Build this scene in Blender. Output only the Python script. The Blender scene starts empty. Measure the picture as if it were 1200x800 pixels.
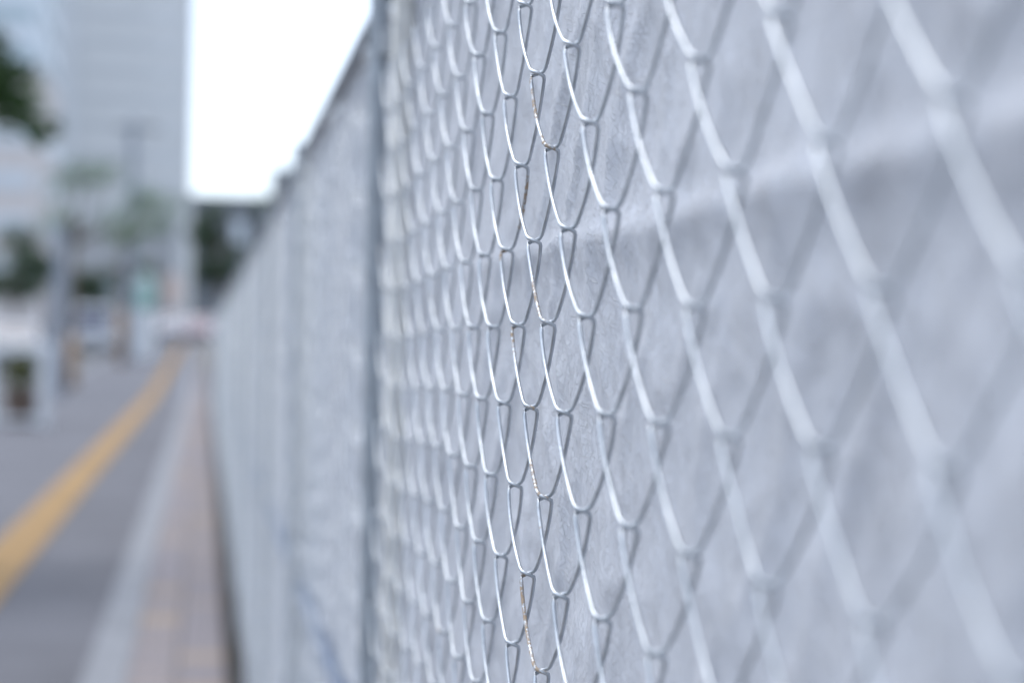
import bpy, bmesh, math, random
import numpy as np
from mathutils import Matrix, Vector, Euler
R = math.radians
rnd = random.Random(7)
scene = bpy.context.scene
C = scene.collection

# ------------------------------------------------------------------ camera, world, sun
EYE = 1.40
F_PX = 2030.0
cam_d = bpy.data.cameras.new('camera'); cam = bpy.data.objects.new('camera', cam_d); C.objects.link(cam)
cam_d.sensor_width = 36.0; cam_d.lens = F_PX * 36.0 / 1200.0
cam_d.clip_start = 0.02; cam_d.clip_end = 3000
YAW = math.atan(360.0 / F_PX)
M = Matrix.Rotation(-YAW, 4, 'Z') @ Matrix.Rotation(R(90.06), 4, 'X') @ Matrix.Rotation(R(1.0), 4, 'Z')
M.translation = (0, 0, EYE)
cam.matrix_world = M
cam_d.dof.use_dof = True
cam_d.dof.focus_distance = 0.925
cam_d.dof.aperture_fstop = (cam_d.lens / 1000) / 0.0146
cam_d.dof.aperture_blades = 0
scene.camera = cam

world = bpy.data.worlds.new('World'); scene.world = world; world.use_nodes = True
nt = world.node_tree
bgn = nt.nodes['Background']
sky = nt.nodes.new('ShaderNodeTexSky'); sky.sky_type = 'NISHITA'; sky.sun_disc = False
SUN_EL, SUN_AZ = R(66), R(-45)           # azimuth from +Y (down the street), negative = to the left
sky.sun_elevation = SUN_EL; sky.sun_rotation = SUN_AZ
sky.air_density = 1.0; sky.dust_density = 1.0; sky.ozone_density = 1.5
veil = nt.nodes.new('ShaderNodeMix'); veil.data_type = 'RGBA'      # an even white overcast over the blue sky
veil.inputs['Factor'].default_value = .62; veil.inputs['B'].default_value = (5.5, 6.0, 6.9, 1)
nt.links.new(sky.outputs[0], veil.inputs['A']); nt.links.new(veil.outputs['Result'], bgn.inputs[0]); bgn.inputs[1].default_value = 0.11
sd = bpy.data.lights.new('sun', 'SUN'); sd.energy = 1.0; sd.angle = R(35); sd.color = (1, .96, .9)
sun = bpy.data.objects.new('sun', sd); C.objects.link(sun)
dirv = Vector((math.sin(SUN_AZ) * math.cos(SUN_EL), math.cos(SUN_AZ) * math.cos(SUN_EL), math.sin(SUN_EL)))
sun.rotation_euler = (-dirv).to_track_quat('-Z', 'Y').to_euler()
scene.view_settings.view_transform = 'Standard'; scene.view_settings.look = 'None'
scene.view_settings.gamma = 1; scene.view_settings.exposure = 1.36
scene.render.engine = 'CYCLES'
scene.cycles.use_denoising = True
scene.cycles.max_bounces = 6

# ------------------------------------------------------------------ helpers
def material(name, col, rough=.7, metal=0., var=.0, vscale=5., bump=0., bscale=50., stretch=(1, 1, 1), spec=.5, col2=None):
    m = bpy.data.materials.new(name); m.use_nodes = True
    n = m.node_tree.nodes; l = m.node_tree.links; p = n['Principled BSDF']
    p.inputs['Base Color'].default_value = (*col, 1); p.inputs['Roughness'].default_value = rough
    p.inputs['Metallic'].default_value = metal; p.inputs['Specular IOR Level'].default_value = spec
    tc = n.new('ShaderNodeTexCoord'); mp = n.new('ShaderNodeMapping'); mp.inputs['Scale'].default_value = stretch
    l.new(tc.outputs['Object'], mp.inputs['Vector'])
    if var or col2:
        nz = n.new('ShaderNodeTexNoise'); nz.inputs['Scale'].default_value = vscale; nz.inputs['Detail'].default_value = 6
        nz.inputs['Roughness'].default_value = .65
        l.new(mp.outputs[0], nz.inputs['Vector'])
        rp = n.new('ShaderNodeValToRGB'); l.new(nz.outputs['Fac'], rp.inputs[0])
        a = col2 if col2 else tuple(max(0, c * (1 - var)) for c in col)
        b = col if col2 else tuple(min(1, c * (1 + var)) for c in col)
        rp.color_ramp.elements[0].position = .32; rp.color_ramp.elements[1].position = .68
        rp.color_ramp.elements[0].color = (*a, 1); rp.color_ramp.elements[1].color = (*b, 1)
        l.new(rp.outputs[0], p.inputs['Base Color'])
    if bump:
        bz = n.new('ShaderNodeTexNoise'); bz.inputs['Scale'].default_value = bscale; bz.inputs['Detail'].default_value = 5
        l.new(mp.outputs[0], bz.inputs['Vector'])
        bn = n.new('ShaderNodeBump'); bn.inputs['Strength'].default_value = bump; bn.inputs['Distance'].default_value = .01
        l.new(bz.outputs['Fac'], bn.inputs['Height']); l.new(bn.outputs[0], p.inputs['Normal'])
    return m

def mesh_obj(name, verts, faces, mat, parent=None, smooth=False):
    me = bpy.data.meshes.new(name); me.from_pydata([tuple(v) for v in verts], [], faces); me.update()
    if smooth:
        me.polygons.foreach_set('use_smooth', [True] * len(me.polygons))
    if mat: me.materials.append(mat)
    o = bpy.data.objects.new(name, me); C.objects.link(o)
    if parent: o.parent = parent
    return o

class MB:
    """collects shapes, links them as one mesh object"""
    def __init__(s): s.v = []; s.f = []
    def box(s, x0, x1, y0, y1, z0, z1):
        b = len(s.v)
        s.v += [(x0, y0, z0), (x1, y0, z0), (x1, y1, z0), (x0, y1, z0), (x0, y0, z1), (x1, y0, z1), (x1, y1, z1), (x0, y1, z1)]
        s.f += [tuple(b + i for i in q) for q in ((3, 2, 1, 0), (4, 5, 6, 7), (0, 1, 5, 4), (1, 2, 6, 5), (2, 3, 7, 6), (3, 0, 4, 7))]
        return s
    def tube(s, pts, rad, n=10, cap=True):
        pts = [Vector(p) for p in pts]; b = len(s.v); k = len(pts)
        if not hasattr(rad, '__len__'): rad = [rad] * k
        up = Vector((0, 0, 1))
        for i, p in enumerate(pts):
            t = (pts[min(i + 1, k - 1)] - pts[max(i - 1, 0)]).normalized()
            ref = up if abs(t.dot(up)) < .9 else Vector((0, 1, 0))
            a = t.cross(ref).normalized(); c = t.cross(a).normalized()
            for j in range(n):
                w = 2 * math.pi * j / n
                s.v.append(tuple(p + (a * math.cos(w) + c * math.sin(w)) * rad[i]))
        for i in range(k - 1):
            for j in range(n):
                j2 = (j + 1) % n
                s.f.append((b + i * n + j, b + i * n + j2, b + (i + 1) * n + j2, b + (i + 1) * n + j))
        if cap:
            s.f.append(tuple(b + j for j in reversed(range(n)))); s.f.append(tuple(b + (k - 1) * n + j for j in range(n)))
        return s
    def disc(s, c, axis, r, n=20, depth=.01):
        c = Vector(c); a = Vector(axis).normalized()
        return s.tube([c - a * depth / 2, c + a * depth / 2], r, n)
    def build(s, name, mat, parent=None, smooth=False, bevel=0):
        o = mesh_obj(name, s.v, s.f, mat, parent, False)
        bm = bmesh.new(); bm.from_mesh(o.data)
        bmesh.ops.recalc_face_normals(bm, faces=bm.faces)
        if bevel:
            es = [e for e in bm.edges if e.is_manifold and e.calc_face_angle(0) > .6]
            bmesh.ops.bevel(bm, geom=es, offset=bevel, segments=2, affect='EDGES', profile=.5, clamp_overlap=True)
        bm.to_mesh(o.data); bm.free()
        if smooth: o.data.polygons.foreach_set('use_smooth', [True] * len(o.data.polygons))
        return o

def tag(o, label=None, cat=None, group=None, kind=None):
    if label: o['label'] = label
    if cat: o['category'] = cat
    if group: o['group'] = group
    if kind: o['kind'] = kind
    return o
def empty(name, loc, rz=0.):
    o = bpy.data.objects.new(name, None); C.objects.link(o); o.location = loc; o.rotation_euler = (0, 0, rz)
    o.empty_display_size = .1
    return o
def copy_thing(t, loc):
    r = t.copy(); C.objects.link(r); r.location = loc
    for ch in t.children:
        c = ch.copy(); C.objects.link(c); c.parent = r
        for g in ch.children:
            d = g.copy(); C.objects.link(d); d.parent = c
    return r

def gz(y):                                 # the street is level, then climbs gently
    if y < 36: return 0.
    if y < 50: return .02 * (y - 36) ** 2 / 28
    if y < 115: return .14 + .02 * (y - 50)
    return 1.44

# smooth value noise on arrays
def vnoise(x, y, seed=0):
    def h(i, j):
        n = (i * 374761393 + j * 668265263 + seed * 974634777) & 0xffffffff
        n = ((n ^ (n >> 13)) * 1274126177) & 0xffffffff
        return ((n ^ (n >> 16)) & 0xffff) / 65535.0
    xi = np.floor(x).astype(np.int64); yi = np.floor(y).astype(np.int64)
    fx = x - xi; fy = y - yi
    fx = fx * fx * fx * (fx * (fx * 6 - 15) + 10); fy = fy * fy * fy * (fy * (fy * 6 - 15) + 10)
    a = h(xi, yi); b = h(xi + 1, yi); c = h(xi, yi + 1); d = h(xi + 1, yi + 1)
    return (a + (b - a) * fx) * (1 - fy) + (c + (d - c) * fx) * fy

# ------------------------------------------------------------------ materials
def wire_material():
    m = bpy.data.materials.new('galvanised_wire'); m.use_nodes = True
    n = m.node_tree.nodes; l = m.node_tree.links; p = n['Principled BSDF']
    tc = n.new('ShaderNodeTexCoord')
    nz = n.new('ShaderNodeTexNoise'); nz.inputs['Scale'].default_value = 90; nz.inputs['Detail'].default_value = 5
    l.new(tc.outputs['Object'], nz.inputs['Vector'])
    zr = n.new('ShaderNodeValToRGB'); l.new(nz.outputs['Fac'], zr.inputs[0])
    zr.color_ramp.elements[0].position = .3; zr.color_ramp.elements[0].color = (.38, .415, .45, 1)
    zr.color_ramp.elements[1].position = .7; zr.color_ramp.elements[1].color = (.58, .615, .65, 1)
    at = n.new('ShaderNodeAttribute'); at.attribute_name = 'rust'
    fz = n.new('ShaderNodeTexNoise'); fz.inputs['Scale'].default_value = 420; fz.inputs['Detail'].default_value = 4
    l.new(tc.outputs['Object'], fz.inputs['Vector'])
    ad = n.new('ShaderNodeMath'); ad.operation = 'ADD'; l.new(at.outputs['Fac'], ad.inputs[0]); l.new(fz.outputs['Fac'], ad.inputs[1])
    rr = n.new('ShaderNodeMapRange'); rr.inputs['From Min'].default_value = .86; rr.inputs['From Max'].default_value = 1.06
    l.new(ad.outputs[0], rr.inputs['Value'])
    rc = n.new('ShaderNodeValToRGB'); l.new(fz.outputs['Fac'], rc.inputs[0])
    rc.color_ramp.elements[0].position = .35; rc.color_ramp.elements[0].color = (.17, .105, .06, 1)
    rc.color_ramp.elements[1].position = .65; rc.color_ramp.elements[1].color = (.36, .28, .20, 1)
    mx = n.new('ShaderNodeMix'); mx.data_type = 'RGBA'
    l.new(rr.outputs[0], mx.inputs['Factor']); l.new(zr.outputs[0], mx.inputs['A']); l.new(rc.outputs[0], mx.inputs['B'])
    l.new(mx.outputs['Result'], p.inputs['Base Color'])
    me = n.new('ShaderNodeMapRange'); me.inputs['To Min'].default_value = .78; me.inputs['To Max'].default_value = 0
    l.new(rr.outputs[0], me.inputs['Value']); l.new(me.outputs[0], p.inputs['Metallic'])
    ro = n.new('ShaderNodeMapRange'); ro.inputs['To Min'].default_value = .42; ro.inputs['To Max'].default_value = .85
    l.new(rr.outputs[0], ro.inputs['Value']); l.new(ro.outputs[0], p.inputs['Roughness'])
    b = n.new('ShaderNodeBump'); b.inputs['Strength'].default_value = .35; b.inputs['Distance'].default_value = .0006
    l.new(fz.outputs['Fac'], b.inputs['Height']); l.new(b.outputs[0], p.inputs['Normal'])
    return m

def fabric_material():
    m = bpy.data.materials.new('nonwoven_fabric'); m.use_nodes = True
    n = m.node_tree.nodes; l = m.node_tree.links; p = n['Principled BSDF']
    p.inputs['Roughness'].default_value = .55; p.inputs['Specular IOR Level'].default_value = .45
    p.inputs['Sheen Weight'].default_value = .15
    tc = n.new('ShaderNodeTexCoord')
    big = n.new('ShaderNodeTexNoise'); big.inputs['Scale'].default_value = 9; big.inputs['Detail'].default_value = 7; big.inputs['Roughness'].default_value = .7
    l.new(tc.outputs['Object'], big.inputs['Vector'])
    rp = n.new('ShaderNodeValToRGB'); l.new(big.outputs['Fac'], rp.inputs[0])
    rp.color_ramp.elements[0].position = .3; rp.color_ramp.elements[0].color = (.44, .46, .505, 1)
    rp.color_ramp.elements[1].position = .7; rp.color_ramp.elements[1].color = (.54, .56, .61, 1)
    acc = None
    for ang, seed in ((18, 1.3), (-34, 5.1), (63, 9.7), (-75, 14.2)):   # pressed fibres running every way
        mp = n.new('ShaderNodeMapping'); mp.inputs['Rotation'].default_value = (R(ang), 0, 0)
        mp.inputs['Location'].default_value = (seed, seed, seed); mp.vector_type = 'TEXTURE'; mp.inputs['Scale'].default_value = (1, 1 / 60, 1 / 1500)
        wz = n.new('ShaderNodeTexNoise'); wz.inputs['Scale'].default_value = 14; wz.inputs['Detail'].default_value = 2
        # bend the fibres a little
        av = n.new('ShaderNodeVectorMath'); av.operation = 'MULTIPLY_ADD'
        l.new(tc.outputs['Object'], wz.inputs['Vector'])
        av.inputs[1].default_value = (.02, .02, .02); l.new(wz.outputs['Color'], av.inputs[0]); l.new(tc.outputs['Object'], av.inputs[2])
        l.new(av.outputs[0], mp.inputs['Vector'])
        fz = n.new('ShaderNodeTexNoise'); fz.inputs['Scale'].default_value = 1; fz.inputs['Detail'].default_value = 2
        l.new(mp.outputs[0], fz.inputs['Vector'])
        r2 = n.new('ShaderNodeMapRange'); r2.inputs['From Min'].default_value = .60; r2.inputs['From Max'].default_value = .74
        l.new(fz.outputs['Fac'], r2.inputs['Value'])
        if acc is None: acc = r2.outputs[0]
        else:
            a = n.new('ShaderNodeMath'); a.operation = 'MAXIMUM'; l.new(acc, a.inputs[0]); l.new(r2.outputs[0], a.inputs[1]); acc = a.outputs[0]
    mx = n.new('ShaderNodeMix'); mx.data_type = 'RGBA'
    mu = n.new('ShaderNodeMath'); mu.operation = 'MULTIPLY'; mu.inputs[1].default_value = .8; l.new(acc, mu.inputs[0])
    l.new(mu.outputs[0], mx.inputs['Factor']); l.new(rp.outputs[0], mx.inputs['A']); mx.inputs['B'].default_value = (.70, .715, .75, 1)
    sm = n.new('ShaderNodeMapping'); sm.inputs['Scale'].default_value = (1, 16, 1.6); l.new(tc.outputs['Object'], sm.inputs['Vector'])
    sn = n.new('ShaderNodeTexNoise'); sn.inputs['Scale'].default_value = 1; sn.inputs['Detail'].default_value = 6; sn.inputs['Distortion'].default_value = .4
    l.new(sm.outputs[0], sn.inputs['Vector'])
    sr = n.new('ShaderNodeMapRange'); sr.inputs['From Min'].default_value = .50; sr.inputs['From Max'].default_value = .72; sr.inputs['To Max'].default_value = .38
    l.new(sn.outputs['Fac'], sr.inputs['Value'])
    st = n.new('ShaderNodeMix'); st.data_type = 'RGBA'; l.new(sr.outputs[0], st.inputs['Factor']); l.new(mx.outputs['Result'], st.inputs['A'])
    st.inputs['B'].default_value = (.34, .35, .38, 1)
    l.new(st.outputs['Result'], p.inputs['Base Color'])
    b1 = n.new('ShaderNodeBump'); b1.inputs['Strength'].default_value = .9; b1.inputs['Distance'].default_value = .0007
    l.new(acc, b1.inputs['Height'])
    cz = n.new('ShaderNodeTexNoise'); cz.inputs['Scale'].default_value = 70; cz.inputs['Detail'].default_value = 5; cz.inputs['Roughness'].default_value = .6
    cz.inputs['Distortion'].default_value = 1.2
    l.new(tc.outputs['Object'], cz.inputs['Vector'])
    b2 = n.new('ShaderNodeBump'); b2.inputs['Strength'].default_value = .3; b2.inputs['Distance'].default_value = .003
    l.new(cz.outputs['Fac'], b2.inputs['Height']); l.new(b1.outputs[0], b2.inputs['Normal']); l.new(b2.outputs[0], p.inputs['Normal'])
    return m

M_WIRE = wire_material(); M_FAB = fabric_material()
M_PIPE_L = material('pale_steel_tube', (.70, .69, .65), .45, .3, .12, 30, .1, 200)
M_PIPE_D = material('dark_steel_tube', (.28, .31, .34), .5, .3, .2, 30, .1, 200)
M_RAIL = material('blue_grey_steel', (.10, .15, .26), .45, .3, .15, 20)
M_CLAMP = material('zinc_clamp', (.42, .44, .46), .4, .7, .2, 60)
M_FOOT = material('near_black_foot', (.028, .026, .026), .8, 0, .3, 8, .4, 40, (1, .2, 1))  # near-black tone shared by the fence-foot boards and the strip beside them
M_SIDEWALK = material('sidewalk_asphalt', (.108, .11, .125), .9, 0, .17, .8, .5, 90)
M_ROAD = material('road_asphalt', (.10, .105, .112), .9, 0, .2, 1., .5, 90)
M_GROUND = material('ground_asphalt', (.16, .165, .17), .9, 0, .15, .1)
M_KERB = material('kerb_concrete', (.21, .22, .24), .85, 0, .14, 4, .4, 60)
M_SOIL = material('site_soil', (.13, .11, .09), .95, 0, .3, 2, .8, 20)
M_BRICKS = [material('paver_' + k, c, .85, 0, .2, 12, .4, 80) for k, c in (('mauve', (.205, .187, .20)), ('grey', (.20, .185, .20)), ('tan', (.27, .22, .185)))]
M_SAND = material('joint_sand', (.13, .12, .11), .95, 0, .2, 20)
M_YELLOW = material('yellow_tactile', (.30, .182, .064), .75, 0, .16, 3, .3, 60)
M_WHITE = material('white_enamel', (.60, .62, .64), .4, 0, .06, 3)
M_CARWHITE = material('white_car_paint', (.40, .42, .46), .4, 0, .03, 2)
M_CARPINK = material('pale_pink_car_paint', (.40, .29, .325), .4, .1, .03, 2)
M_CARSILVER = material('silver_car_paint', (.38, .38, .43), .35, .4, .03, 2)
M_GLASS = material('dark_glass', (.05, .06, .095), .14, 0, 0, spec=.4)
M_TYRE = material('tyre_rubber', (.03, .03, .032), .85)
M_RIM = material('wheel_metal', (.5, .5, .52), .35, .8)
M_LAMP = material('lamp_lens', (.75, .77, .8), .1)
M_PLATE = material('number_plate', (.6, .6, .55), .5)
M_BLACK = material('black_plastic', (.03, .03, .035), .5)
M_BARK = material('tree_bark', (.13, .10, .075), .9, 0, .35, 6, .8, 25, (1, 1, .3))
M_WRAP = material('jute_wrap', (.30, .20, .12), .95, 0, .2, 25, .5, 80)
M_POLE = material('concrete_pole', (.22, .25, .30), .8, 0, .1, 3)
M_TOWER = material('pale_cladding', (.56, .57, .575), .8, 0, .05, .3)
M_TOWER2 = material('blue_grey_cladding', (.52, .54, .56), .8, 0, .05, .3)
M_TOWERGL = material('tower_glazing', (.46, .48, .50), .3, 0, .3, .25)
M_BEIGE = material('beige_render', (.56, .525, .515), .85, 0, .08, .4)
M_GREYGL = material('grey_green_glazing', (.34, .42, .46), .2, 0, .2, .2)
M_PALEBL = material('pale_blue_panel', (.55, .60, .65), .5, 0, .08, .3)
M_DARKB = material('dark_stone_facade', (.15, .165, .18), .7, 0, .2, .4)
M_DARKG = material('shopfront_glass', (.04, .05, .06), .15, 0, .2, .3)
M_MINT = material('mint_panel', (.24, .40, .36), .5, 0, .05, 3)
M_BEIGESIGN = material('beige_sign_face', (.52, .42, .38), .6, 0, .06, 3)
M_POT = material('brown_pot', (.12, .085, .065), .8, 0, .25, 8)
def leaf_mat(name, a, b):
    m = material(name, b, .55, 0, 0, 2.5, col2=a)
    m.node_tree.nodes['Principled BSDF'].inputs['Transmission Weight'].default_value = 0
    return m
M_LEAF_D = leaf_mat('dark_leaf', (.028, .065, .018), (.065, .135, .04))
M_LEAF_F = leaf_mat('far_leaf', (.03, .06, .035), (.07, .12, .06))
M_LEAF_Y = leaf_mat('young_leaf', (.05, .11, .05), (.11, .20, .09))
M_LEAF_O = leaf_mat('olive_leaf', (.06, .075, .015), (.13, .15, .03))

# ------------------------------------------------------------------ ground, paths
def strip(name, x0, x1, y0, y1, dz, mat, step=2., thick=0., parent=None):
    ys = list(np.arange(y0, y1, step)) + [y1]
    v = []; f = []
    for y in ys:
        v += [(x0, y, gz(y) + dz), (x1, y, gz(y) + dz)]
        if thick: v += [(x0, y, gz(y) + dz - thick), (x1, y, gz(y) + dz - thick)]
    k = 4 if thick else 2
    for i in range(len(ys) - 1):
        a = i * k; b = a + k
        f.append((a, a + 1, b + 1, b))
        if thick:
            f += [(a + 2, a, b, b + 2), (a + 1, a + 3, b + 3, b + 1)]
    if thick: f += [(2, 3, 1, 0), ((len(ys) - 1) * k, (len(ys) - 1) * k + 1, (len(ys) - 1) * k + 3, (len(ys) - 1) * k + 2)]
    return mesh_obj(name, v, f, mat, parent)
tag(strip('ground', -900, 900, -60, 1500, -.16, M_GROUND, 4.), kind='structure')
tag(strip('road', -11.5, -3.86, -30, 118, -.12, M_ROAD), kind='structure')
tag(strip('cross_road', -60, 60, 97.5, 110, -.115, M_ROAD), kind='structure')
tag(strip('sidewalk', -3.7, -.47, -20, 97, 0, M_SIDEWALK, thick=.15), kind='structure')
tag(strip('foot_strip', .112, .186, -20, 97, -.04, M_FOOT), kind='structure')  # sunken near-black strip between the brick verge and the fence
tag(strip('building_site_ground', .188, 40, -20, 97, -.03, M_SOIL, thick=.1), kind='structure')
tag(strip('road_kerb', -3.86, -3.702, -20, 97, .006, M_KERB, thick=.16), kind='structure')
tag(strip('path_kerb', -.468, -.292, -20, 97, .008, M_KERB, thick=.15), kind='structure')
# yellow tactile band: bars raised on a thin sheet
tact = strip('tactile_paving', -1.36, -1.04, -20, 96, .004, M_YELLOW); tag(tact, kind='structure')
mb = MB()
y = 2.
while y < 95.5:
    for i in range(4):
        xx = -1.315 + i * .077
        mb.box(xx, xx + .035, y + .015, y + .285, gz(y) + .003, gz(y + .3) + .010)
    y += .3
o = mb.build('raised_bar', M_YELLOW, tact); o['kind'] = 'stuff'
# brick verge at the foot of the fence
verge = tag(strip('brick_verge', -.290, .110, -20, 97, -.012, M_SAND), kind='structure')
def brick_mesh(mat):
    b = MB().box(-.097, .097, -.047, .047, -.03, .006); o = b.build('brick', mat, None, bevel=.004)
    me = o.data; bpy.data.objects.remove(o); return me
bms = [brick_mesh(m) for m in M_BRICKS]
cnt = 0; far = [MB(), MB(), MB()]
row = 0; y = 2.6
while y < 60:
    for cx in (-.192, .010):
        r = rnd.random(); k = 2 if r < .2 else (1 if r < .5 else 0)
        xx = cx + (.0 if row % 2 == 0 else .0)
        if 6.2 < y and cnt < 290:
            b = bpy.data.objects.new('brick', bms[k]); C.objects.link(b); b.parent = verge
            b.location = (xx, y, gz(y) + rnd.uniform(-.002, .002)); b.rotation_euler = (rnd.uniform(-.01, .01), rnd.uniform(-.01, .01), rnd.uniform(-.01, .01)); cnt += 1
        else:
            far[k].box(xx - .097, xx + .097, y - .047, y + .047, gz(y) - .03, gz(y) + .006)
    y += .101; row += 1
for k in range(3):
    o = far[k].build('brick_paving', M_BRICKS[k], verge); o['kind'] = 'stuff'

# ------------------------------------------------------------------ chain link fence
FX = .176            # the mesh plane
B = .0450            # half a diamond
PW = 1.60            # panel width
Y1 = .225            # near end of the panel in focus
FOCUS_COL = .920     # a node column in Y
BH = .0437           # column spacing along the fence
PH_ODD = EYE + .589 * 2 * B + .0033
TOP = EYE + .372
Z_LO, Z_HI = .14, TOP - .012
SHEAR = -.0106

def wire_path(k, segs, y0):
    """helix of wire k: between node columns k and k+1; front strand runs far-high to near-low"""
    yc0 = FOCUS_COL + k * BH; e = .0018; Wd = .0036
    # at the near column (k) node heights: odd/even family
    zn = PH_ODD if k % 2 == 0 else PH_ODD - B        # node height at the near column, a front strand ends there
    n0 = int(math.floor((Z_HI - zn) / (2 * B))); n1 = int(math.ceil((zn - Z_LO) / (2 * B)))
    pts = []
    per = 2 * segs
    qs = [.5 - .5 * math.cos(math.pi * x) for x in np.linspace(0, 1, segs, endpoint=False)]   # denser at the hooks
    rk = random.Random(k * 31 + 5)
    cv = .16 + .36 * min(1., max(0., (k + 9) / 6))     # strands pulled straighter towards the near end
    for p in range(-n0, n1 + 1):
        for half in (0, 1):
            bulge = rk.gauss(0, .0007); bw = rk.gauss(0, .0003)
            for q in qs:
                z = zn - (p + (half + q) / 2) * 2 * B
                if z > Z_HI or z < Z_LO: continue
                hq = (1 - cv) * q + cv * q ** 2.5             # leaves the hook steeply, swings over lower down
                rnd_ = min(q, 1 - q) * 22
                hq = hq if q < .5 else 1 - (1 - hq) * min(1, .35 + rnd_ * .65)
                yy = yc0 - e + (hq if half == 0 else 1 - hq) * (BH + 2 * e) + bulge * math.sin(math.pi * q)
                sn = math.sin(math.pi * q) * 11
                w = Wd * sn / (1 + sn ** 4) ** .25 + bw * math.sin(math.pi * q)
                pts.append((yy, w if half == 0 else -w, z))   # going away: at the back; coming nearer: in front
    return pts
def warp(yy, w, z):
    dy = -.016 * (z - EYE) * (-1) + .0030 * (vnoise(np.array([yy * 9.]), np.array([z * 5.]), 3)[0] - .5)
    wob = min(1., max(0., (yy - 1.2) / .8))
    dz = SHEAR * (yy - .93) + (.0045 + .014 * wob) * (vnoise(np.array([yy * 7. + 3]), np.array([z * 4.]), 5)[0] - .5)
    dx = .006 * (vnoise(np.array([yy * 2.2]), np.array([z * 2.]), 11)[0] - .5)
    return (FX + w + dx, yy - dy * 1.0, z + dz)
def warp2(yy, w, z):
    a, b, c = warp(yy, w, z); q = np.array([yy * 23.]); r = np.array([z * 1.2])
    return (a, b + .004 * (vnoise(q + 9, r * 3, 15)[0] - .5), c - SHEAR * (yy - .93) + .060 * (vnoise(q, r, 14)[0] - .5))
def sweep(pts, r, n):
    P = np.array(pts); k = len(P)
    T = np.gradient(P, axis=0); T /= np.linalg.norm(T, axis=1)[:, None]
    ref = np.tile(np.array([1., 0, 0]), (k, 1)); 
    A = np.cross(T, np.array([.35, .25, .9])); A /= np.linalg.norm(A, axis=1)[:, None]
    Bv = np.cross(T, A)
    ang = np.arange(n) * 2 * math.pi / n
    V = P[:, None, :] + r * (A[:, None, :] * np.cos(ang)[None, :, None] + Bv[:, None, :] * np.sin(ang)[None, :, None])
    V = V.reshape(-1, 3)
    i = np.arange(k - 1)[:, None] * n; j = np.arange(n)[None, :]; j2 = (j + 1) % n
    Fc = np.stack([i + j, i + j2, i + n + j2, i + n + j], -1).reshape(-1, 4)
    return V, Fc
def np_mesh(name, V, F, mat, parent, smooth=True):
    me = bpy.data.meshes.new(name)
    me.vertices.add(len(V)); me.vertices.foreach_set('co', np.asarray(V, dtype=np.float32).ravel())
    me.loops.add(F.size); me.loops.foreach_set('vertex_index', F.ravel().astype(np.int32))
    me.polygons.add(len(F)); me.polygons.foreach_set('loop_start', np.arange(0, F.size, 4, dtype=np.int32))
    me.update(calc_edges=True); me.validate()
    if smooth: me.polygons.foreach_set('use_smooth', [True] * len(me.polygons))
    me.materials.append(mat)
    o = bpy.data.objects.new(name, me); C.objects.link(o)
    if parent: o.parent = parent
    return o
def set_rust(o, npts, n, k, thr, pts):
    z = np.arange(npts)
    g = vnoise(z * .045 + k * 17.3, np.zeros(npts) + k * 3.1, 21) * .7 + vnoise(z * .21 + k * 7.7, np.zeros(npts), 22) * .3
    front = np.array([p[0] < 0 for p in pts])
    val = np.clip((g - thr - .25 * (~front)) * 5., 0, 1) * .50
    if k == -1:                                    # the rustiest wire of the sharp zone
        h = np.array([p[2] - EYE for p in pts])
        for c, wd in ((.024, .014), (-.072, .012), (-.155, .022), (.125, .01)):
            val = np.maximum(val, .46 * np.clip(1.6 - np.abs(h - c) / wd, 0, 1) * front)
    a = o.data.attributes.new('rust', 'FLOAT', 'POINT'); a.data.foreach_set('value', np.repeat(val, n).astype(np.float32))

RW = .00103
def panel_frame(root, clamp=True):
    """tubes of one panel in its own coordinates: y from 0 (near end) to PW (far end)"""
    x = .0125
    MB().box(x - .010, x + .009, PW - .121, PW - .099, .10, TOP - .03).build('end_post', M_PIPE_L, root, bevel=.002)
    MB().tube([(.001, .011, .0), (.001, .011, TOP + .014)], .0105, 14).build('end_post', M_PIPE_D, root, smooth=False)
    MB().tube([(x - .004, .022, TOP - .006), (x - .004, PW - .014, TOP - .006)], .0085, 12).build('top_rail', M_PIPE_D, root)
    MB().tube([(x + .001, .0225, .93), (x + .001, PW - .122, .93)], .0118, 12).build('middle_rail', M_RAIL, root)
    MB().tube([(x - .002, .0215, .125), (x - .002, PW - .119, .125)], .0075, 10).build('bottom_rail', M_PIPE_D, root)
    for zc in (EYE + .315, .55):
        c = MB(); c.box(x - .013, x + .010, -.006, .030, zc - .014, zc + .014); c.tube([(x - .022, .012, zc), (x + .012, .012, zc)], .005, 8)
        c.build('clamp', M_CLAMP, root, bevel=.002)

GP = 'chain-link panels of the construction fence'
# panel in focus, wires one by one
p1 = empty('fence_panel', (FX, Y1, 0)); panel_frame(p1)
tag(p1, 'sharp nearest panel of galvanised chain-link mesh with rust flecks on its wires', 'fence panel', GP)
k_lo = int(math.ceil((Y1 + .02 - FOCUS_COL) / BH)); k_hi = int(math.floor((Y1 + PW - .02 - FOCUS_COL) / BH)) - 1
for k in range(k_lo, k_hi):
    pts = [warp(*p) for p in wire_path(k, 18, 0)]
    pts = [(a - FX, b - Y1, c) for a, b, c in pts]
    V, F = sweep(pts, RW, 10)
    o = np_mesh('wire', V, F, M_WIRE, p1)
    set_rust(o, len(pts), 10, k, {-1: .36, 1: .44, 0: .56, -2: .60}.get(k, .80 if k < -3 else .74), pts)
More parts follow.
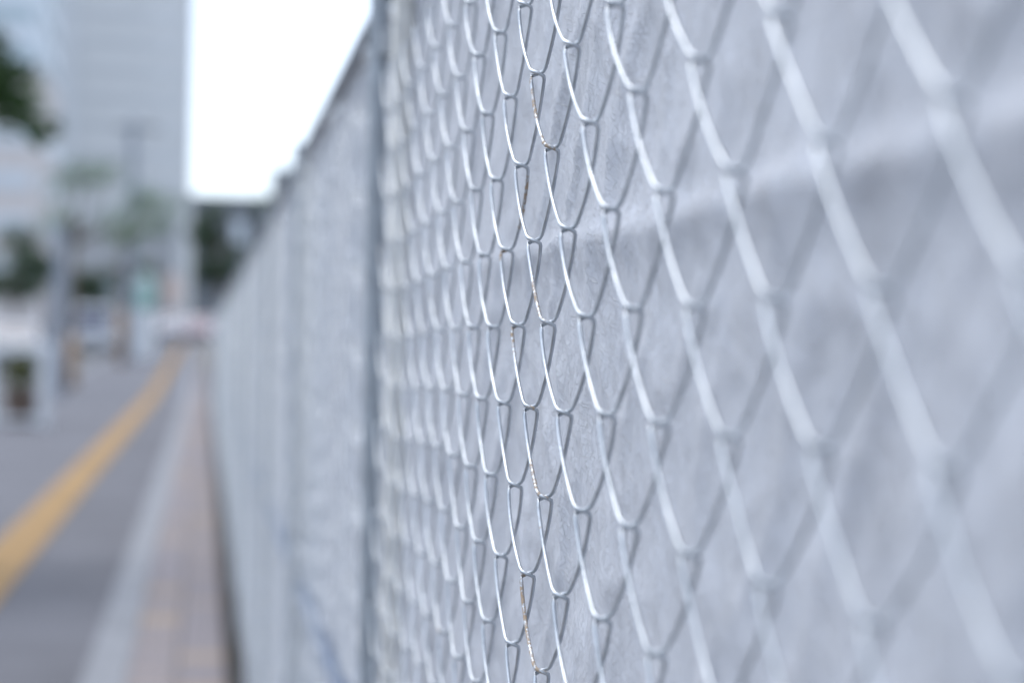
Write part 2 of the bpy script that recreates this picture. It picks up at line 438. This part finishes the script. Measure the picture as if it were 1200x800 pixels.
# the other panels: mesh too fine to pick wires apart
def joined_mesh(root, segs, n, r):
    Vs = []; Fs = []; off = 0
    for k in range(k_lo, k_hi + 1):
        pts = [(a - FX, b - Y1, c) for a, b, c in [warp2(*p) for p in wire_path(k, segs, 0)]]
        V, F = sweep(pts, r, n); Vs.append(V); Fs.append(F + off); off += len(V)
    o = np_mesh('wire_mesh', np.concatenate(Vs), np.concatenate(Fs), M_WIRE, root); o['kind'] = 'stuff'
    return o
p2 = empty('fence_panel', (FX, Y1 + PW, 0)); panel_frame(p2); joined_mesh(p2, 9, 6, RW)
tag(p2, 'second chain-link panel, just past the dark post with a clamp', 'fence panel', GP)
p0 = copy_thing(p2, (FX, Y1 - PW, 0)); p0['label'] = 'chain-link panel at the right edge, beside the camera'
p3 = empty('fence_panel', (FX, Y1 + 2 * PW, 0)); panel_frame(p3); joined_mesh(p3, 5, 4, RW * .85)
tag(p3, 'third chain-link panel, its near post standing proud of the fence top', 'fence panel', GP)
NP = 24
for i in range(3, NP):
    q = copy_thing(p3, (FX + rnd.uniform(-.004, .004), Y1 + i * PW, gz(Y1 + i * PW)))
    q['label'] = 'far blurred chain-link panel in the row running down the street'

# fabric sheets tied behind the mesh, one for each panel
def sheet_mesh(step, crease, seed, root_y):
    fz = 1. if crease else .35
    ny = int(PW / step); nz_ = int((TOP - .185) / step)
    Yg, Zg = np.meshgrid(np.linspace(.006, PW - .006, ny), np.linspace(.215, TOP - .002, nz_), indexing='ij')
    d = .0225 + .010 * (vnoise(Yg * 3.1 + seed, Zg * 2.3 * fz, 1 + seed) - .5) + .006 * (vnoise(Yg * 9 + Zg * 4 * fz, (Zg * 7 - Yg * 3) * fz, 2 + seed) - .5)
    rid = 1 - np.abs(2 * vnoise(Yg * 13 + Zg * 11 * fz, (Zg * 8 - Yg * 7) * fz, 4 + seed) - 1)
    d -= .0042 * rid ** 3
    rid = 1 - np.abs(2 * vnoise(Yg * 31 - Zg * 24, Zg * 27 + Yg * 20, 6 + seed) - 1)
    d -= .0016 * rid ** 3
    d += .0012 * (vnoise(Yg * 60, Zg * 60, 8 + seed) - .5)
    if crease:
        zc = 1.456 + .004 * (vnoise(Yg * 4, Yg * 0, 30) - .5) - .004 * (Yg - .7)
        amp = .0060 * np.clip((1.15 - Yg) / .42, 0.15, 1) 
        up = np.exp(-np.clip(Zg - zc, 0, 1) / .0055); dn = np.exp(-(np.clip(zc - Zg, 0, 1) / .016) ** 1.5)
        d += .0
        d -= amp * np.where(Zg >= zc, up, dn)
        zc2 = .62; d -= .006 * np.exp(-np.abs(Zg - zc2) / .01)
    d = np.maximum(d, .0062); d = np.maximum(d, .0275 - np.abs(Zg - .93) * .35)
    for py in (.012, PW - .110):           # the sheet runs behind the posts
        d = np.maximum(d, .0225 - np.abs(Yg - py) * .25)
    V = np.stack([d, Yg, Zg], -1).reshape(-1, 3)
    i = np.arange(ny - 1)[:, None] * nz_; j = np.arange(nz_ - 1)[None, :]
    F = np.stack([i + j, i + j + 1, i + nz_ + j + 1, i + nz_ + j], -1).reshape(-1, 4)
    return V, F
GS = 'fabric sheets behind the chain-link panels'
V, F = sheet_mesh(.0045, True, 0, Y1)
s1 = np_mesh('fabric_sheet', V, F, M_FAB, None); s1.location = (FX, Y1, 0)
tag(s1, 'grey fabric sheet with a horizontal crease behind the sharp wire panel', 'fabric sheet', GS)
V, F = sheet_mesh(.012, False, 40, 0)
s2 = np_mesh('fabric_sheet', V, F, M_FAB, None); s2.location = (FX, Y1 + PW, 0)
tag(s2, 'pale fabric sheet behind the second panel, past the dark post', 'fabric sheet', GS)
s0 = s2.copy(); C.objects.link(s0); s0.location = (FX, Y1 - PW, 0); s0['label'] = 'fabric sheet behind the panel at the right edge'
for i in range(2, NP):
    q = s2.copy(); C.objects.link(q); q.location = (FX, Y1 + i * PW, gz(Y1 + i * PW)); 
    q['label'] = 'pale fabric sheet behind the third panel' if i == 2 else 'far blurred fabric sheet behind a panel down the street'
# near-black boards filling the dark band along the foot of the sheets
GB = 'dark boards under the fabric sheets'
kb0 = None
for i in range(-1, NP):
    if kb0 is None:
        kb0 = MB().box(.004, .030, 0, PW - .006, 0, .225).build('foot_board', M_FOOT, None, bevel=.003); q = kb0
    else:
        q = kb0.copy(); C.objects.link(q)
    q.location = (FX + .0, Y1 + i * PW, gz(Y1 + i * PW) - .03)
    tag(q, 'near-black board under a fabric sheet of the fence', 'board', GB)

# ------------------------------------------------------------------ trees and plants
def leaf_cloud(blobs, n, size, seed):
    r = random.Random(seed); v = []; f = []
    tot = sum(b[3] ** 2 for b in blobs)
    for b in blobs:
        cx, cy, cz, rad = b[:4]; fl = b[4] if len(b) > 4 else .8
        for _ in range(int(n * rad ** 2 / tot)):
            d = Vector((r.gauss(0, 1), r.gauss(0, 1), r.gauss(0, 1))).normalized() * rad * (r.random() ** .45)
            p = Vector((cx + d.x, cy + d.y, cz + d.z * fl))
            s = size * r.uniform(.6, 1.3)
            e = Euler((r.uniform(-.9, .9), r.uniform(-.9, .9), r.uniform(0, 6.28))).to_matrix()
            q = [Vector((0, -s, 0)), Vector((s * .45, -s * .1, s * .08)), Vector((0, s, -s * .1)), Vector((-s * .45, -s * .1, s * .08))]
            k = len(v); v += [tuple(p + e @ a) for a in q]; f += [(k, k + 1, k + 2), (k, k + 2, k + 3)]
    return v, f
def tree(name, loc, trunk, limbs, blobs, n, size, leaf, label, cat='tree', group=None, wrap=None, seed=1):
    t = empty(name, loc); tag(t, label, cat, group)
    tb = MB(); tb.tube(trunk[0], trunk[1], 10)
    for pts, rad in limbs: tb.tube(pts, rad, 7)
    tb.build('trunk', M_BARK, t, smooth=True)
    v, f = leaf_cloud(blobs, n, size, seed)
    mesh_obj('crown', v, f, leaf, t)
    if wrap:
        MB().tube([(0, 0, .02), (0, 0, wrap * .5), (0, 0, wrap)], [trunk[1][0] + .035, trunk[1][0] + .03, trunk[1][0] + .02], 12).build('trunk_wrap', M_WRAP, t, smooth=True)
    return t
def simple_tree(name, x, y, h, cr, label, leaf, n, size, seed, tr=.14, group=None, wrap=None, spread=None, nb=9, flat=.8):
    r = random.Random(seed); blobs = []; limbs = []
    cz = h - cr * flat
    for i in range(nb):
        a = r.uniform(0, 6.28); q = r.uniform(.25, .75) * cr; z = cz + r.uniform(-.7, .75) * cr * flat
        bx, by = q * math.cos(a), q * math.sin(a)
        blobs.append((bx, by, z, cr * r.uniform(.32, .55), .75))
        z0 = cz - cr * .75 * flat - r.uniform(0, .3)
        limbs.append(([(0, 0, z0), (bx * .5, by * .5, (z0 + z) / 2 + .1), (bx, by, z)], [tr * .45, tr * .28, tr * .12]))
    if spread: blobs = [(b[0] + spread, *b[1:]) for b in blobs]; limbs = [([(p[0] + spread * (i / 2), p[1], p[2]) for i, p in enumerate(l)], rr) for l, rr in limbs]
    return tree(name, (x, y, gz(y)), ([(0, 0, -.15), (.01, 0, h * .25), (-.02, .02, h * .5), (0, 0, h * .72)], [tr, tr * .8, tr * .6, tr * .35]),
                limbs, blobs, n, size, leaf, label, group=group, wrap=wrap, seed=seed)

# dark street tree close by at the left edge, its low branch reaching into view
tree('street_tree', (-3.05, 11.2, 0), ([(0, 0, -.1), (.03, 0, 1.2), (-.02, .03, 2.4), (.05, 0, 3.6), (.0, 0, 4.8)], [.15, .13, .115, .09, .04]),
     [([(0, 0, 2.2), (.7, 0, 2.75), (1.4, 0, 2.95), (1.85, .05, 2.86)], [.06, .045, .03, .012]),
      ([(0, 0, 2.5), (.6, .2, 3.2), (1.2, .1, 3.35)], [.05, .035, .015]),
      ([(0, 0, 3.0), (-.8, .3, 3.7), (-1.3, .2, 4.3)], [.05, .035, .015]),
      ([(0, 0, 3.4), (.1, -.8, 4.1), (.0, -1.2, 4.5)], [.05, .03, .015])],
     [(1.64, 0, 3.10, .30), (1.80, .1, 2.96, .22), (2.02, 0, 2.69, .15, .7), (1.88, .05, 2.78, .17), (1.72, .0, 2.86, .16), (1.35, .1, 3.1, .4), (1.0, 0, 3.2, .45), (.5, 0, 3.7, .7), (-.5, .2, 4.0, .9),
      (0, -.5, 4.6, .8), (-.9, .2, 4.6, .7), (.1, .5, 5.0, .7), (-1.2, -.3, 3.7, .6), (.2, -.9, 4.1, .6)],
     9000, .07, M_LEAF_D, 'dark leafy street tree whose low branch hangs in at the upper left edge', seed=5)
simple_tree('street_tree', -3.3, 45, 6.1, 1.6, 'thin young street tree with a brown wrapped trunk', M_LEAF_Y, 900, .085, 12, tr=.11, wrap=1.35, spread=.55, nb=7)
simple_tree('street_tree', -2.86, 62, 6.5, 1.5, 'thin pale-trunked street tree in front of the white and mint pillar sign', M_LEAF_Y, 800, .09, 15, tr=.12, wrap=1.9, spread=.5, nb=6)
simple_tree('roadside_tree', -9.0, 86, 5.6, 2.1, 'dark green round tree beyond the road at the left edge', M_LEAF_F, 2600, .16, 21, tr=.16)
simple_tree('roadside_tree', -12.4, 90, 5.9, 2.3, 'large dark tree half out of view at the left edge behind the white car', M_LEAF_F, 2400, .16, 22, tr=.16)
simple_tree('roadside_tree', -7.4, 121, 4.9, 1.9, 'low dark tree behind the white van', M_LEAF_F, 2200, .17, 23, tr=.15)
simple_tree('roadside_tree', -4.9, 124, 5.2, 1.8, 'low dark tree beside the trees behind the white van, nearer the street end', M_LEAF_F, 2000, .17, 24, tr=.15)
simple_tree('roadside_tree', 1.1, 122, 10.0, 2.3, 'tall dark tree at the far end of the street, in front of the dark building', M_LEAF_F, 3000, .2, 25, tr=.2, flat=1.5)
simple_tree('roadside_tree', 5.0, 123, 10.2, 2.4, 'tall dark tree at the far end rising over the top of the fence', M_LEAF_F, 3000, .2, 26, tr=.2, flat=1.4)

# ------------------------------------------------------------------ street furniture
t = empty('planter_stand', (-2.80, 27.4, 0)); tag(t, 'white frame of two posts and a rail standing round a potted shrub', 'planter stand')
for sx in (-.47, .36):
    MB().box(sx - .04, sx + .11, -.06, .06, 0, 1.14).build('post', M_WHITE, t, bevel=.012)
MB().box(-.54, .53, -.07, .07, 1.142, 1.28).build('top_rail', M_WHITE, t, bevel=.015)
MB().box(-.3585, .3185, .02, .06, .06, .14).build('lower_rail', M_WHITE, t, bevel=.01)
t = empty('plant_pot', (-2.80, 27.75, 0)); tag(t, 'dark brown pot with an olive green shrub inside the white frame', 'plant pot')
MB().tube([(0, 0, 0), (0, 0, .3), (0, 0, .52), (0, 0, .56)], [.19, .235, .26, .28], 18).build('pot', M_POT, t, smooth=False)
MB().disc((0, 0, .561), (0, 0, 1), .22, 18, .02).build('soil', M_SOIL, t)
tb = MB()
for i in range(7):
    a = i * .9; tb.tube([(.03 * math.cos(a), .03 * math.sin(a), .55), (.1 * math.cos(a), .1 * math.sin(a), .85), (.14 * math.cos(a), .14 * math.sin(a), 1.05)], [.012, .008, .004], 5)
tb.build('stem', M_BARK, t)
v, f = leaf_cloud([(0, 0, .76, .25, 1.0), (.06, 0, .97, .20, 1.), (-.1, .03, .92, .18, 1.)], 1300, .035, 3)
mesh_obj('foliage', v, f, M_LEAF_O, t)

t = empty('concrete_post', (-3.18, 39.5, gz(39.5))); tag(t, 'blue-grey round post standing left of the wrapped tree trunk', 'post')
MB().tube([(0, 0, -.1), (0, 0, 2), (0, 0, 3.75)], [.125, .12, .11], 18).build('shaft', M_POLE, t, smooth=False)
MB().tube([(0, 0, 3.751), (0, 0, 3.80)], [.14, .12], 18).build('cap', M_POLE, t)
MB().tube([(0, 0, .0), (0, 0, .12)], [.19, .17], 18).build('footing', M_KERB, t)

t = empty('utility_pole', (-2.75, 66, gz(66))); tag(t, 'tall blue-grey utility pole with a crossarm at its top', 'utility pole')
MB().tube([(0, 0, -.2), (0, 0, 4), (0, 0, 9.0)], [.17, .15, .115], 16).build('shaft', M_POLE, t)
MB().box(-.62, .95, -.05, .05, 8.65, 8.77).build('crossarm', M_BLACK, t, bevel=.01)
for xx in (-.5, .45, .85):
    MB().tube([(xx, 0, 8.771), (xx, 0, 8.84), (xx, 0, 8.92)], [.05, .06, .035], 10).build('insulator', M_WHITE, t)
MB().tube([(-.02, -.25, 8.0), (-.02, -.25, 8.55)], .15, 14).build('transformer', M_POLE, t)

t = empty('pillar_sign', (-2.36, 70, gz(70))); tag(t, 'tall white pillar sign with a mint green panel and rounded top', 'pillar sign')
MB().box(-.36, .36, -.12, .12, 0, 1.95).build('lower_panel', M_WHITE, t, bevel=.03)
MB().box(-.38, .38, -.13, .13, 1.952, 2.75).build('green_panel', M_MINT, t, bevel=.02)
arc = [(-.35, 2.752)] + [(-.35 * math.cos(a), 2.95 + .42 * math.sin(a)) for a in np.linspace(0, math.pi, 14)] + [(.35, 2.752)]
v = [(x, -.11, z) for x, z in arc] + [(x, .11, z) for x, z in arc]; n = len(arc)
mesh_obj('rounded_head', v, [tuple(range(n)), tuple(reversed(range(n, 2 * n)))] + [(i, i + n, (i + 1) % n + n, (i + 1) % n) for i in range(n)], material('pale_mint_panel', (.50, .62, .60), .5, 0, .04, 3), t)

t = empty('round_sign', (-1.45, 78, gz(78))); tag(t, 'beige oval sign on a thin post between the pillar sign and the dark trees', 'sign')
MB().tube([(0, .06, -.1), (0, .06, 3.5)], .04, 10).build('post', M_POLE, t)
v = []; ns = 28
for yy in (-.05, .02):
    v += [(.42 * math.cos(a), yy, 2.75 + .82 * math.sin(a)) for a in np.linspace(0, 2 * math.pi, ns, endpoint=False)]
mesh_obj('sign_face', v, [tuple(range(ns)), tuple(reversed(range(ns, 2 * ns)))] + [(i, i + ns, (i + 1) % ns + ns, (i + 1) % ns) for i in range(ns)], M_BEIGESIGN, t)

# ------------------------------------------------------------------ vehicles, fronts towards the camera (-y)
def vehicle(name, loc, L, W, prof, glass, wheel_r, paint, label, cat, rz=0., nose_z=.62):
    """prof: side outline (y from the nose, z); glass: indices of outline edges that are windscreen / rear window; sides get side windows"""
    t = empty(name, loc, rz); tag(t, label, cat)
    H = max(z for _, z in prof); belt = nose_z + .32
    def half(z): return W / 2 * (1 if z < belt else 1 - .16 * ((z - belt) / (H - belt + 1e-6)))
    n = len(prof)
    v = [(-half(z), y, z) for y, z in prof] + [(half(z), y, z) for y, z in prof]
    f = [tuple(range(n)), tuple(reversed(range(n, 2 * n)))] + [(i, i + n, (i + 1) % n + n, (i + 1) % n) for i in range(n)]
    mb = MB(); mb.v = v; mb.f = f
    mb.build('body', paint, t, bevel=.05)
    for (a, b, nm) in glass:
        (ya, za), (yb, zb) = prof[a], prof[b]
        d = Vector((0, yb - ya, zb - za)); nrm = Vector((0, -(zb - za), (yb - ya))).normalized()
        if nrm.z < 0: nrm = -nrm
        q = []
        for s, e in ((.08, 1), (.92, 1)):
            yy, zz = ya + d.y * s, za + d.z * s
            for sx in (-1, 1):
                w = half(zz) - .09
                q.append((sx * w, yy, zz))
        c0 = [tuple(Vector(p) + nrm * .012) for p in (q[0], q[1], q[3], q[2])]; c1 = [tuple(Vector(p) - nrm * .02) for p in (q[0], q[1], q[3], q[2])]
        g = MB(); g.v = c0 + c1; g.f = [(0, 1, 2, 3), (7, 6, 5, 4), (0, 4, 5, 1), (1, 5, 6, 2), (2, 6, 7, 3), (3, 7, 4, 0)]
        g.build(nm, M_GLASS, t)
    ys = [prof[i][0] for i in (glass[0][0], glass[0][1])]; y_a = max(ys) - .05
    y_b = min(prof[glass[1][0]][0], prof[glass[1][1]][0])
    for sx in (-1, 1):
        m = (y_a + y_b) / 2
        for (a, b) in ((y_a, m - .05), (m + .05, y_b)):
            z0, z1 = belt + .03, H - .12
            x0, x1 = sx * (half(z0) + .006), sx * (half(z1) + .006)
            w = MB(); w.v = [(x0, a, z0), (x0, b, z0), (x1, b, z1), (x1, a, z1)] + [(x0 - sx * .03, a, z0), (x0 - sx * .03, b, z0), (x1 - sx * .03, b, z1), (x1 - sx * .03, a, z1)]
            w.f = [(0, 1, 2, 3), (7, 6, 5, 4), (0, 4, 5, 1), (1, 5, 6, 2), (2, 6, 7, 3), (3, 7, 4, 0)]
            w.build('side_window', M_GLASS, t)
        for yw in (L * .18, L * .80):
            o = MB().disc((sx * (W / 2 - .10), yw, wheel_r), (1, 0, 0), wheel_r, 20, .22).build('wheel', M_TYRE, t, bevel=.02)
            MB().disc((sx * (W / 2 + .012), yw, wheel_r), (1, 0, 0), wheel_r * .62, 16, .02).build('rim', M_RIM, o)
        MB().box(sx * (W / 2 - .30) - .14, sx * (W / 2 - .30) + .14, -.02, .08, nose_z - .07, nose_z + .07).build('headlight', M_LAMP, t, bevel=.02)
        MB().box(min(sx * (W / 2 + .01), sx * (W / 2 + .19)), max(sx * (W / 2 + .01), sx * (W / 2 + .19)), y_a - .25, y_a - .17, belt + .0, belt + .15).build('mirror', paint, t, bevel=.02)
    MB().box(-W / 2 + .42, W / 2 - .42, -.018, .05, nose_z - .08, nose_z + .05).build('grille', M_BLACK, t, bevel=.01)
    MB().box(-W / 2 + .03, W / 2 - .03, -.05, .12, .22, .42).build('bumper', M_BLACK, t, bevel=.03)
    MB().box(-.165, .165, -.062, -.046, .29, .40).build('number_plate', M_PLATE, t)
    return t
def hatch(L, H): return [(.0, .28), (.0, .72), (.08, .82), (.95, .98), (1.65, H - .06), (2.1, H), (L - .9, H - .02), (L - .15, 1.0), (L, .9), (L, .28)]
def van(L, H): return [(.0, .28), (.0, .75), (.05, 1.0), (.18, 1.05), (.70, H - .08), (1.0, H), (L - .1, H - .01), (L - .03, 1.1), (L, .9), (L, .28)]
vehicle('parked_car', (-6.05, 56, gz(56) - .12), 4.3, 1.78, hatch(4.3, 1.62), [(3, 4, 'windscreen'), (6, 7, 'rear_window')], .32, M_CARWHITE, 'white parked car at the left edge behind the potted shrub', 'car')
vehicle('parked_van', (-4.95, 79, gz(79) - .12), 4.2, 1.72, van(4.2, 2.15), [(3, 4, 'windscreen'), (6, 7, 'rear_window')], .31, M_CARWHITE, 'white parked van on the road between the two wrapped tree trunks', 'van', nose_z=.7)
vehicle('parked_car', (-1.95, 105, gz(105) - .1), 3.9, 1.68, hatch(3.9, 1.58), [(3, 4, 'windscreen'), (6, 7, 'rear_window')], .3, M_CARSILVER, 'silver grey parked car right of the pillar sign at the street end', 'car')
vehicle('parked_car', (-.25, 107, gz(107) - .1), 3.7, 1.66, hatch(3.7, 1.56), [(3, 4, 'windscreen'), (6, 7, 'rear_window')], .3, M_CARPINK, 'pale pink parked car at the street end nearest the fence', 'car')

# ------------------------------------------------------------------ buildings
def building(name, x0, x1, y0, depth, h, wall, glaz, label, floor=3.4, base=4.2, band=1.45, bays=0, z0=None, shaft=None, shaft_mat=None, roof=True):
    g = gz(y0) if z0 is None else z0
    t = empty(name, ((x0 + x1) / 2, y0, g - .2)); tag(t, label, 'building')
    hw = (x1 - x0) / 2
    MB().box(-hw, hw, 0, depth, 0, h).build('wall', wall, t)
    z = base; i = 0
    proto = None
    while z + band < h - 1:
        if proto is None:
            b = MB(); b.box(-hw + .7, hw - .7, -.06, .05, 0, band); b.box(hw - .05, hw + .06, .8, depth - .8, 0, band)
            proto = b.build('window_band', glaz, t); proto.location = (0, 0, z)
            m = MB(); k = -hw + .7 + 1.5
            while k < hw - .8: m.box(k - .05, k + .05, -.12, -.0605, 0, band); k += 1.5
            mu = m.build('mullion', wall, proto); mu['kind'] = 'stuff'
        else:
            q = proto.copy(); C.objects.link(q); q.parent = t; q.location = (0, 0, z)
            u = mu.copy(); C.objects.link(u); u.parent = q
        z += floor
    if shaft:
        MB().box(-hw - .25, -hw + shaft, -.5, 3, .0, h + 2).build('stair_shaft', shaft_mat, t)
    MB().box(-hw - .12, hw + .12, -.13, depth + .12, h + .003, h + .8).build('parapet', wall, t)
    MB().box(-hw * .4, hw * .3, depth * .3, depth * .7, h + .803, h + 3.5).build('roof_plant_room', wall, t)
    MB().box(-1.6, 1.6, -.1, .06, .2, 2.9).build('entrance', M_DARKG, t)
    return t
building('tower_block', -20.2, -2.3, 230, 22, 84, M_TOWER, M_TOWERGL, 'tall pale grey tower block with faint window bands against the white sky', floor=3.6, base=5, band=1.2, shaft=3.4, shaft_mat=M_TOWER2)
building('apartment_block', -34, -11.9, 130, 14, 18.5, M_BEIGE, M_PALEBL, 'beige apartment block at the left edge behind the dark leaves', floor=3.1, base=4.5, band=1.3)
building('office_block', -48, -16.2, 175, 18, 62, M_PALEBL, M_GREYGL, 'pale blue office block with green-grey glazing beside the tower', floor=3.8, base=4, band=1.7)
tb_ = building('low_building', -1.2, 20, 136, 12, 10.4, M_DARKB, M_DARKG, 'low dark building at the far end of the street beside the fence top', floor=3.4, base=4, band=1.8)
sg = MB().box(-7.4, -6.4, -.2, -.07, 6.6, 9.2).build('sign_panel', M_PALEBL, tb_, bevel=.03)
building('low_building', -26, -2.6, 150, 12, 9.0, M_TOWER2, M_GREYGL, 'low grey building under the tower block behind the parked van', floor=3.2, base=3.5, band=1.6)
